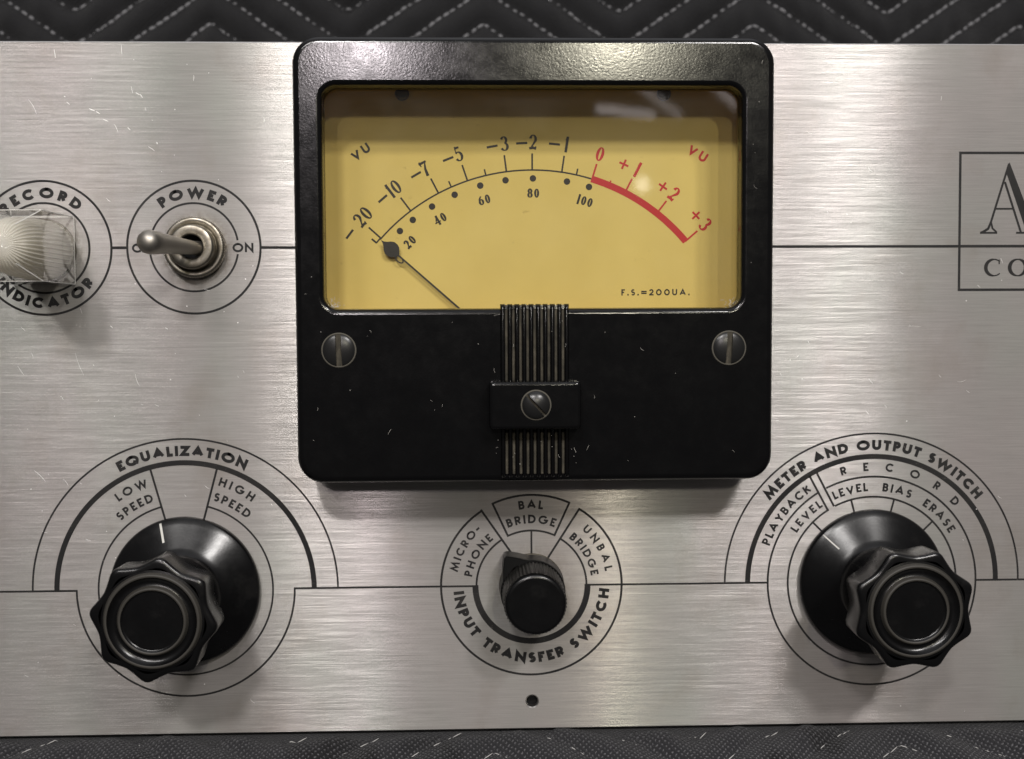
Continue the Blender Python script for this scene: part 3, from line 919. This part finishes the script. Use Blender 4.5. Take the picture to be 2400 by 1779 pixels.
# ribbed centre strip, dust lying in its grooves
rb = MB()
NR, pitch = 10, 1.53
rx0 = 0.05 - pitch * (NR - 1) / 2
for zz0, zz1 in ((28.6, 40), (47.5, 64.6)):
    rb.add([(-7.2, HM + .08, zz0), (7.3, HM + .08, zz0), (7.3, HM + .08, zz1), (-7.2, HM + .08, zz1)], [(0, 1, 2, 3)], 'dust')
for i in range(NR):
    cx = rx0 + i * pitch
    ringsr = []
    for z, k in ((27.7, .0), (27.9, .5), (28.3, .85), (29.0, 1), (40, 1), (50, 1), (64.2, 1), (64.9, .85), (65.25, .5), (65.4, .0)):
        ringsr.append([(cx + 0.56 * math.cos(PI * j / 10), HM - 0.3 + (1.25 * k) * math.sin(PI * j / 10) + 0.0, z) for j in range(11)])
    rb.loft(ringsr, 'case', True, closed=False)
rb.add([(-7.3, HM - 1.3, 64.3), (7.4, HM - 1.3, 64.3), (7.4, HM - 1.3, 65.2), (-7.3, HM - 1.3, 65.2),
        (-7.3, HM + .2, 64.3), (7.4, HM + .2, 64.3), (7.4, HM + .1, 65.2), (-7.3, HM + .1, 65.2)],
       [(4, 5, 6, 7), (2, 3, 7, 6), (0, 3, 7, 4), (1, 2, 6, 5)], 'case')
rb.build('ribbed_strip', meter)

cl = MB()
rr = [rrect(-9.95 + o, 9.75 - o, 38.6 + o, 48.95 - o, max(0.9 - o * .5, .3), h, 6) for o, h in
      ((0, HM + .05), (0.05, HM + 3.6), (0.1, HM + 4.2), (0.25, HM + 4.55), (0.5, HM + 4.75), (0.8, HM + 4.8))]
cl.loft(rr, 'case', True, cap1=True)
clip = cl.build('clamp_block', meter, (0, HM, 43.8))


def slot_screw(parent, x, z, R, h0, dome, ang, slot=0.55, name='screw'):
    mb = MB(); ca, sa = math.cos(math.radians(ang)), math.sin(math.radians(ang))
    for sd in (-1, 1):
        nv, nu = 20, 8; vs = []; fs = []
        V = math.sqrt(R * R - slot * slot) * 0.999
        for i in range(nv + 1):
            v = -V * math.cos(PI * i / nv)
            um = math.sqrt(max(R * R - v * v, slot * slot))
            for j in range(nu + 1):
                u = slot + (um - slot) * j / nu
                rr_ = min((u * u + v * v) / (R * R), 1)
                h = h0 + dome * math.sqrt(max(1 - rr_ * 0.93, 0))
                uu = u * sd
                vs.append((x + uu * ca + v * sa, h, z - uu * sa + v * ca))
        for i in range(nv):
            for j in range(nu):
                a = i * (nu + 1) + j
                fs.append((a, a + 1, a + nu + 2, a + nu + 1))
        mb.add(vs, fs, 'steel', True)
        wl_ = [vs[i * (nu + 1)] for i in range(nv + 1)]
        mb.loft([wl_, [(p[0], h0 - .1, p[2]) for p in wl_]], 'dust', False, closed=False)
        ou = [vs[i * (nu + 1) + nu] for i in range(nv + 1)]
        mb.loft([ou, [(p[0], h0 - .1, p[2]) for p in ou]], 'steel', False, closed=False)
    q = [(-slot, -R), (slot, -R), (slot, R), (-slot, R)]
    mb.add([(x + u * ca + v * sa, h0 + 0.12, z - u * sa + v * ca) for u, v in q], [(0, 1, 2, 3)], 'dust')
    n = 48
    mb.lathe(x, z, [(R - .05, h0 - .1), (R, h0 + .16), (R + .16, h0 + .2), (R + .32, h0 + .02)], 'rim', n)
    return mb.build(name, parent, (x, h0, z))


slot_screw(meter, -42.1, 55.65, 3.45, HM + .05, 0.85, -2, .62)
slot_screw(meter, 42.3, 55.7, 3.45, HM + .05, 0.85, 3, .62)
slot_screw(meter, 0.05, 43.9, 2.95, HM + 4.82, 1.3, -42, .30)

# fibres and dust specks clinging to the case
ln = MB(); rl = random.Random(5)


def fibre(x, z, h, L, a, curl, w):
    n = 5; rings_ = []; px, pz = x, z
    for i in range(n + 1):
        q = math.radians(a + curl * i / n)
        rings_.append([(px + w * math.cos(2 * PI * j / 4) * -math.sin(q), h + w + w * math.sin(2 * PI * j / 4), pz + w * math.cos(2 * PI * j / 4) * math.cos(q)) for j in range(4)])
        px += L / n * math.cos(q); pz += L / n * math.sin(q)
    ln.loft(rings_, 'lint', True)


for i in range(62):
    r = rl.random()
    if r < .30:
        x, z, h = rl.uniform(-9, 9), rl.choice((rl.uniform(29, 38), rl.uniform(49.5, 64))), HM + 0.95
    elif r < .72:
        x, z, h = rl.uniform(-49, 49), rl.uniform(29, 62), HM
        if -11 < x < 11 and 37 < z < 50: continue
    elif r < .88:
        x, z, h = rl.choice((rl.uniform(-49.2, -47), rl.uniform(47, 49.5))), rl.uniform(60, 118), HM
    else:
        x, z, h = rl.uniform(-47, 47), rl.uniform(114, 120), HM
    if rl.random() < .62:
        fibre(x, z, h, rl.uniform(.10, .2), rl.uniform(0, 180), 0, rl.uniform(.03, .065))
    else:
        fibre(x, z, h, rl.uniform(.4, 1.3), rl.uniform(0, 180), rl.uniform(-80, 80), rl.uniform(.018, .032))
for i in range(46):
    s_ = rl.choice((-1, 1))
    fibre((wx0 + 2.3 if s_ < 0 else wx1 - 2.3) - s_ * rl.uniform(0, 3.2) * rl.random(), wz0 + 1.6 + rl.uniform(0, 2.2) * rl.random(), 13.7, rl.uniform(.2, .9), rl.uniform(0, 180), rl.uniform(-90, 90), .035)
ln.build('dust_and_lint', meter)['kind'] = 'stuff'


# ================================================================== rotary knobs
def rotary_knob(cx, cz, lobe0, mark, label, lw=0.26):
    k = MB()
    prof = [(16.3, 0.25), (17.0, 0.3), (17.15, 0.6), (17.15, 1.3), (16.95, 1.75), (16.6, 2.05), (15.6, 2.58), (14.0, 3.46), (12.4, 4.36), (10.8, 5.28), (9.6, 5.98), (9.1, 6.6), (8.8, 7.8), (8.7, 10.0), (8.6, 19.2)]
    k.lathe(cx, cz, prof, 'knob', 128)
    skirt = k.build('rotary_knob', amp, (cx, 0, cz)); skirt['label'] = label
    # scalloped grip
    g = MB(); N = 320

    def ring(r, h, q):
        out = []
        for i in range(N):
            t = 2 * PI * i / N
            f = abs((math.degrees(t) - lobe0 + 22.5) % 45 - 22.5)
            e = 0.0
            for df in (-2.4, -1.2, 0, 1.2, 2.4):
                g_ = abs((f + df + 22.5) % 45 - 22.5)
                e += min((22.5 - g_) / 20.0, 1.0) ** 1.7 / 5
            rr_ = r + .12 + q * 1.62 * e
            out.append((cx + rr_ * math.cos(t), h, cz + rr_ * math.sin(t)))
        return out
    rings_ = [ring(r, h, q) for r, h, q in ((8.3, 18.95, 0), (11.0, 19.0, 1), (11.25, 19.15, 1), (11.35, 19.5, 1), (11.55, 26.6, 1), (11.5, 27.05, 1), (11.35, 27.4, .98), (11.1, 27.62, .95), (10.75, 27.72, .85), (10.4, 27.75, .4))]
    g.loft(rings_, 'knob', True)
    g.lathe(cx, cz, [(10.66, 27.71), (10.2, 27.8)], 'knob', 128)
    g.lathe(cx, cz, [(10.2, 27.8), (9.98, 28.15), (9.85, 28.45), (9.6, 28.55), (9.3, 28.45)], 'ringdust', 128)
    g.lathe(cx, cz, [(9.3, 28.45), (9.0, 28.0), (8.5, 27.55), (7.9, 27.4), (7.4, 27.6)], 'knob', 128)
    g.lathe(cx, cz, [(7.4, 27.6), (7.15, 28.1), (7.0, 28.4), (6.75, 28.5), (6.5, 28.35)], 'ringdust', 128)
    g.lathe(cx, cz, [(6.5, 28.35), (6.3, 28.05), (6.1, 27.95)], 'knob', 128)
    g.lathe(cx, cz, [(6.11, 27.95), (0.02, 27.95)], 'knob', 96, False)
    grip = g.build('grip_cap', skirt, (cx, 19, cz))
    # pointer line painted on the skirt
    p = MB(); t0 = math.radians(mark); ux_, uz_ = math.sin(t0), math.cos(t0)
    pl = [(r, h) for r, h in prof if 12.1 <= r <= 16.7]
    L = [(cx + ux_ * r - uz_ * lw, h + .06, cz + uz_ * r + ux_ * lw) for r, h in pl]
    R = [(cx + ux_ * r + uz_ * lw, h + .06, cz + uz_ * r - ux_ * lw) for r, h in pl]
    n = len(pl)
    p.add(L + R, [(i, i + 1, n + i + 1, n + i) for i in range(n - 1)], 'white', True)
    p.build('pointer_line', skirt, (cx, 2, cz))
    return skirt


rotary_knob(-80.0, 0.0, -7.5, -17.6, 'black lobed knob under the equalization arc')
rotary_knob(80.0, 0.1, 22.5, -46.3, 'black lobed knob under the meter and output arc', 0.15)

# ---- small pointer knob
pk = MB()
wa = MB()
TA = math.radians(-37.5)


def tear(h, R, tip):
    out = []; n = 120
    for i in range(n):
        t = 2 * PI * i / n
        d = abs((t - TA + PI) % (2 * PI) - PI)
        r = R + (tip + .35 - R) * max(0.0, 1 - d / 0.56) ** 1.55
        out.append((r * math.sin(t), h, r * math.cos(t)))
    return out


pk.loft([tear(0.8, 7.4, 10.0), tear(1.0, 7.5, 10.2), tear(6.8, 7.4, 10.2)], 'flange', True)
pk.loft([tear(6.8, 7.4, 10.2), tear(7.05, 7.35, 10.1), tear(7.2, 7.2, 9.85)], 'flange', True)
pk.loft([tear(7.2, 7.2, 9.85), tear(7.21, 6.6, 7.0)], 'flange', False)


def knurl(t, r, h):
    return 0.12 * math.cos(52 * t)


kr = [(7.0, 7.3), (6.82, 17.2)]
pk.lathe(0, 0, kr, 'knurl', 416, False, False, knurl)
pk.lathe(0, 0, [(6.8, 17.2), (6.72, 17.7), (6.5, 18.1), (6.2, 18.3), (5.9, 18.35)], 'knob', 96, True, False)
pk.lathe(0, 0, [(5.9, 18.35), (0.02, 18.35)], 'knob', 96, False)
pknob = pk.build('pointer_knob', amp, (0, 0, 0)); pknob['label'] = 'small black pointer knob with knurled side'
wa.lathe(0, 0, [(7.6, 0.05), (7.6, 0.45), (7.5, 0.6), (6.0, 0.7)], 'dullring', 64)
wa.build('washer', pknob, (0, 0, 0))

# ================================================================== toggle switch
TX, TZ = -76.2, 78.65
tg = MB()


def kn2(t, r, h):
    return 0.10 * math.cos(72 * t) if r > 6.7 and 0.5 < h < 2.2 else 0.0


tg.lathe(TX, TZ, [(6.8, 0.05), (6.8, 0.6), (6.85, 1.6), (6.85, 2.1), (6.6, 2.45), (6.3, 2.5), (5.35, 2.5), (5.3, 2.1), (5.05, 2.1)], 'nickel', 288, True, False, kn2)
tsw = tg.build('toggle_switch', amp, (TX, 0, TZ)); tsw['label'] = 'silver toggle switch thrown to the left'
bs = MB()
bs.lathe(TX, TZ, [(5.0, 2.0), (5.0, 4.6), (4.8, 4.9), (4.5, 5.0), (3.1, 5.0), (2.75, 4.8), (2.65, 4.4)], 'nickel', 72)
bs.lathe(TX, TZ, [(2.65, 4.4), (2.6, 0.4), (0.02, 0.4)], 'dark', 48)
bs.build('threaded_bushing', tsw, (TX, 2, TZ))
lv = MB()
A0 = Vector((-74.95, 3.0, 78.35)); A1 = Vector((-80.75, 20.2, 78.65))
ax = (A1 - A0).normalized(); e1 = ax.cross(Vector((0, 0, 1))).normalized(); e2 = ax.cross(e1)
LT = (A1 - A0).length
pr = [(0.05, -1.6), (1.0, -1.45), (1.5, -0.9), (1.68, 0.0), (1.62, 0.8), (1.55, 1.6), (1.62, 4), (1.85, 8), (2.12, LT - 5.5), (2.28, LT - 3), (2.5, LT - 1.4), (2.55, LT - .2), (2.52, LT + 1.0), (2.1, LT + 2.0), (1.3, LT + 2.6), (0.5, LT + 2.8), (0.03, LT + 2.82)]
rings_ = []
for r, d in pr:
    rings_.append([tuple(A0 + ax * d + (e1 * math.cos(2 * PI * i / 48) + e2 * math.sin(2 * PI * i / 48)) * r) for i in range(48)])
lv.loft(rings_, 'lever', True)
lv.build('lever', tsw, (TX, 4, TZ))

# ================================================================== indicator jewel
JX, JZ = -110.4, 78.05
jw = MB()


def sq(o, h, r=.6):
    return rrect(JX - o + .45, JX + o - .45, JZ - o - .2, JZ + o + .2, r, h, 3)


jw.loft([sq(7.5, 0.3), sq(7.55, 8), sq(7.4, 19.3), sq(7.2, 19.9), sq(3.9, 25.0, .5), sq(3.5, 25.3, .4)], 'crystal', False, cap1=True)
def edge_glint(p, q, r=0.10):  # thin pale rod that paints a glint along one edge of the lens
    r = r * 0.75
    d = (Vector(q) - Vector(p)).normalized()
    e = d.orthogonal().normalized(); f = d.cross(e)
    jw.loft([[tuple(Vector(c) + (e * math.cos(2 * PI * i / 8) + f * math.sin(2 * PI * i / 8)) * r) for i in range(8)] for c in (p, q)], 'edgeglint', True, cap0=True, cap1=True)


for sx in (-1, 1):
    for sz in (-1, 1):
        edge_glint((JX + 6.95 * sx, 0.6, JZ + 7.6 * sz), (JX + 6.8 * sx, 19.4, JZ + 7.45 * sz), .11)
        edge_glint((JX + 6.8 * sx, 19.4, JZ + 7.45 * sz), (JX + 3.4 * sx, 24.9, JZ + 4.0 * sz), .16)
    edge_glint((JX - 6.8, 19.5, JZ + 7.45 * sx), (JX + 6.8, 19.5, JZ + 7.45 * sx), .12)
    edge_glint((JX + 7.0 * sx, 0.5, JZ - 7.5), (JX + 7.0 * sx, 0.5, JZ + 7.5)); edge_glint((JX - 6.9, 0.5, JZ + 7.6 * sx), (JX + 6.9, 0.5, JZ + 7.6 * sx))
jewel = jw.build('indicator_lamp', amp, (JX, 0, JZ)); jewel['label'] = 'clear square faceted lamp lens'
fl = MB()


def flute(t, r, h):
    return 0.30 * math.cos(40 * t) * min(1, r / 2.4)


prf = [(6.6, 0.6), (6.5, 8), (6.15, 15), (5.65, 19.2), (5.3, 20.6), (4.8, 21.9), (4.0, 23.0), (2.9, 23.8), (1.6, 24.3), (0.6, 24.45), (0.02, 24.5)]
fl.lathe(JX, JZ, prf, 'fluted', 288, True, False, flute)
fl.build('fluted_lens', jewel, (JX, 0, JZ))
bz = MB()
bz.lathe(JX, JZ, [(6.75, 0.5), (6.7, 0.6), (6.7, 1.6), (6.65, 1.7)], 'fluted', 64)
bz.lathe(JX, JZ, [(7.3, 0.04), (7.3, 0.25), (7.2, 0.35), (5, 0.35)], 'dullring', 64)
bz.build('mounting_washer', jewel, (JX, 0, JZ))

# ================================================================== quilted blanket
# profile in (y, z) mm followed from in front of the unit, under it, and up behind it
prof_pts = [(-75, -150), (-58, -104), (-36, -63), (-20, -43.5), (-9, -35.9), (-1.5, -34.2), (12, -34.4), (60, -34.4), (100, -31), (119, -15), (126, 20), (130, 80), (136, 160), (142, 240)]


def catmull(P, step=1.6):
    out = []
    for i in range(len(P) - 1):
        p0 = P[max(i - 1, 0)]; p1 = P[i]; p2 = P[i + 1]; p3 = P[min(i + 2, len(P) - 1)]
        n = max(2, int(math.hypot(p2[0] - p1[0], p2[1] - p1[1]) / step))
        for j in range(n):
            t = j / n
            out.append(tuple(0.5 * (2 * p1[k] + (p2[k] - p0[k]) * t + (2 * p0[k] - 5 * p1[k] + 4 * p2[k] - p3[k]) * t * t + (3 * p1[k] - p0[k] - 3 * p2[k] + p3[k]) * t ** 3) for k in (0, 1)))
    out.append(P[-1])
    return out


curve = catmull(prof_pts)
S_ = [0.0]
for i in range(1, len(curve)):
    S_.append(S_[-1] + math.hypot(curve[i][0] - curve[i - 1][0], curve[i][1] - curve[i - 1][1]))
i0 = min(range(len(curve)), key=lambda i: math.hypot(curve[i][0] + 1, curve[i][1] + 34.9))
S_ = [s - S_[i0] for s in S_]          # s = 0 at the foot of the panel
NRM = []
for i in range(len(curve)):
    a, b = curve[max(i - 1, 0)], curve[min(i + 1, len(curve) - 1)]
    d = (b[0] - a[0], b[1] - a[1]); l = math.hypot(*d)
    NRM.append((-d[1] / l, d[0] / l))   # outward = up / towards the viewer
from mathutils import noise as mn
PERIOD, SLOPE, SPACE = 93.5, 0.69, 12.1
XOFF, SOFF = -9.0, 0.8


def tri(x):
    t = ((x - XOFF) / PERIOD) % 1.0
    v = abs(t - 0.5) * 2 - 0.5          # +0.5 at t=0, -0.5 at t=0.5
    return v * PERIOD / 2 * SLOPE


def quilt_phase(x, s):
    return (s - tri(x) - SOFF) / SPACE


def bl_disp(x, s):
    ph = quilt_phase(x, s); f = abs(ph - round(ph)) * SPACE / math.hypot(1, SLOPE)
    puff = 3.0 * (1 - math.exp(-(f / 2.1) ** 1.0))
    wr_ = 1.6 * mn.noise(Vector((x / 22, s / 26, 3.1))) + 0.7 * mn.noise(Vector((x / 7, s / 9, 8.2)))
    fold = 1.5 * mn.noise(Vector((x / 5.5, s / 30, 1.2))) * min(1, f / 2)
    d = puff + wr_ + fold - 2.2
    if s < 14:                          # the weight of the unit presses the cloth down behind the panel
        k = 1.0 if s < 0 else 0.0
        d = d * 0.75 * k + (1.5 * mn.noise(Vector((x / 38, 0.3, 4))) + 0.7 * mn.noise(Vector((x / 11, s / 14, 6))) + 0.8 if s < 0 else -.8)
        if -2.5 < s < 0: d = d * (-s / 2.5) - 0.2 * (1 + s / 2.5)
    elif s < 75:
        d = -0.8
    return d


def bl_pos(x, s, extra=0.0):
    lo, hi = 0, len(S_) - 1
    while hi - lo > 1:
        m = (lo + hi) // 2
        if S_[m] <= s: lo = m
        else: hi = m
    t = (s - S_[lo]) / max(S_[hi] - S_[lo], 1e-6)
    y = curve[lo][0] + (curve[hi][0] - curve[lo][0]) * t; z = curve[lo][1] + (curve[hi][1] - curve[lo][1]) * t
    ny = NRM[lo][0] + (NRM[hi][0] - NRM[lo][0]) * t; nz = NRM[lo][1] + (NRM[hi][1] - NRM[lo][1]) * t
    d = bl_disp(x, s) + extra
    return (x, -(y + ny * d), z + nz * d)


XS = [-270 + 1.7 * i for i in range(int(540 / 1.7) + 1)]
bl = MB(); vs = []; uvs = []
for i, s in enumerate(S_):
    for x in XS:
        vs.append(bl_pos(x, s)); uvs.append((x, s))
nx = len(XS); fs = []
for i in range(len(S_) - 1):
    for j in range(nx - 1):
        a = i * nx + j
        fs.append((a, a + 1, a + nx + 1, a + nx))
bl.add(vs, fs, 'cloth', True)
blanket = bl.build('quilted_blanket', None, (0, 0, 0))
uvl = blanket.data.uv_layers.new(name='cloth')
for lp in blanket.data.loops:
    uvl.data[lp.index].uv = uvs[lp.vertex_index]
tag(blanket, 'dark grey quilted moving blanket with zigzag stitching under and behind the audio panel', 'blanket')

stt = MB()


def stitch(x, s, x2, s2, w, mat):
    pts3 = [Vector(bl_pos(x + (x2 - x) * t, s + (s2 - s) * t, 0.25)) for t in (0, .25, .5, .75, 1)]
    d = (pts3[-1] - pts3[0]).normalized(); e = d.cross(Vector((0.0, 1, 0.3))).normalized(); f = d.cross(e)
    rings_ = []
    for p, k in zip(pts3, (.25, .9, 1, .9, .25)):
        rings_.append([tuple(p + (e * math.cos(2 * PI * j / 6) + f * math.sin(2 * PI * j / 6)) * w * k) for j in range(6)])
    stt.loft(rings_, mat, True, cap0=True, cap1=True)


rq = random.Random(3)
STEP = 2.9
for kk in range(-8, 40):
    x = -200.0
    while x < 200:
        dx = STEP / math.hypot(1, SLOPE)
        s1 = tri(x) + SOFF + kk * SPACE; s2 = tri(x + dx * .95) + SOFF + kk * SPACE
        if (205 < s1 < 335) or (-75 < s1 < -1.5):
            if s1 > 0:
                stitch(x + rq.uniform(-.1, .1), s1 + rq.uniform(-.22, .22), x + dx * rq.uniform(.84, 1.0), s2 + rq.uniform(-.22, .22), rq.uniform(.50, .70), 'thread')
            elif rq.random() < .92:
                stitch(x, s1, x + dx * .85, s2, .11, 'threadw')
        x += dx
stt.build('zigzag_stitching', blanket)
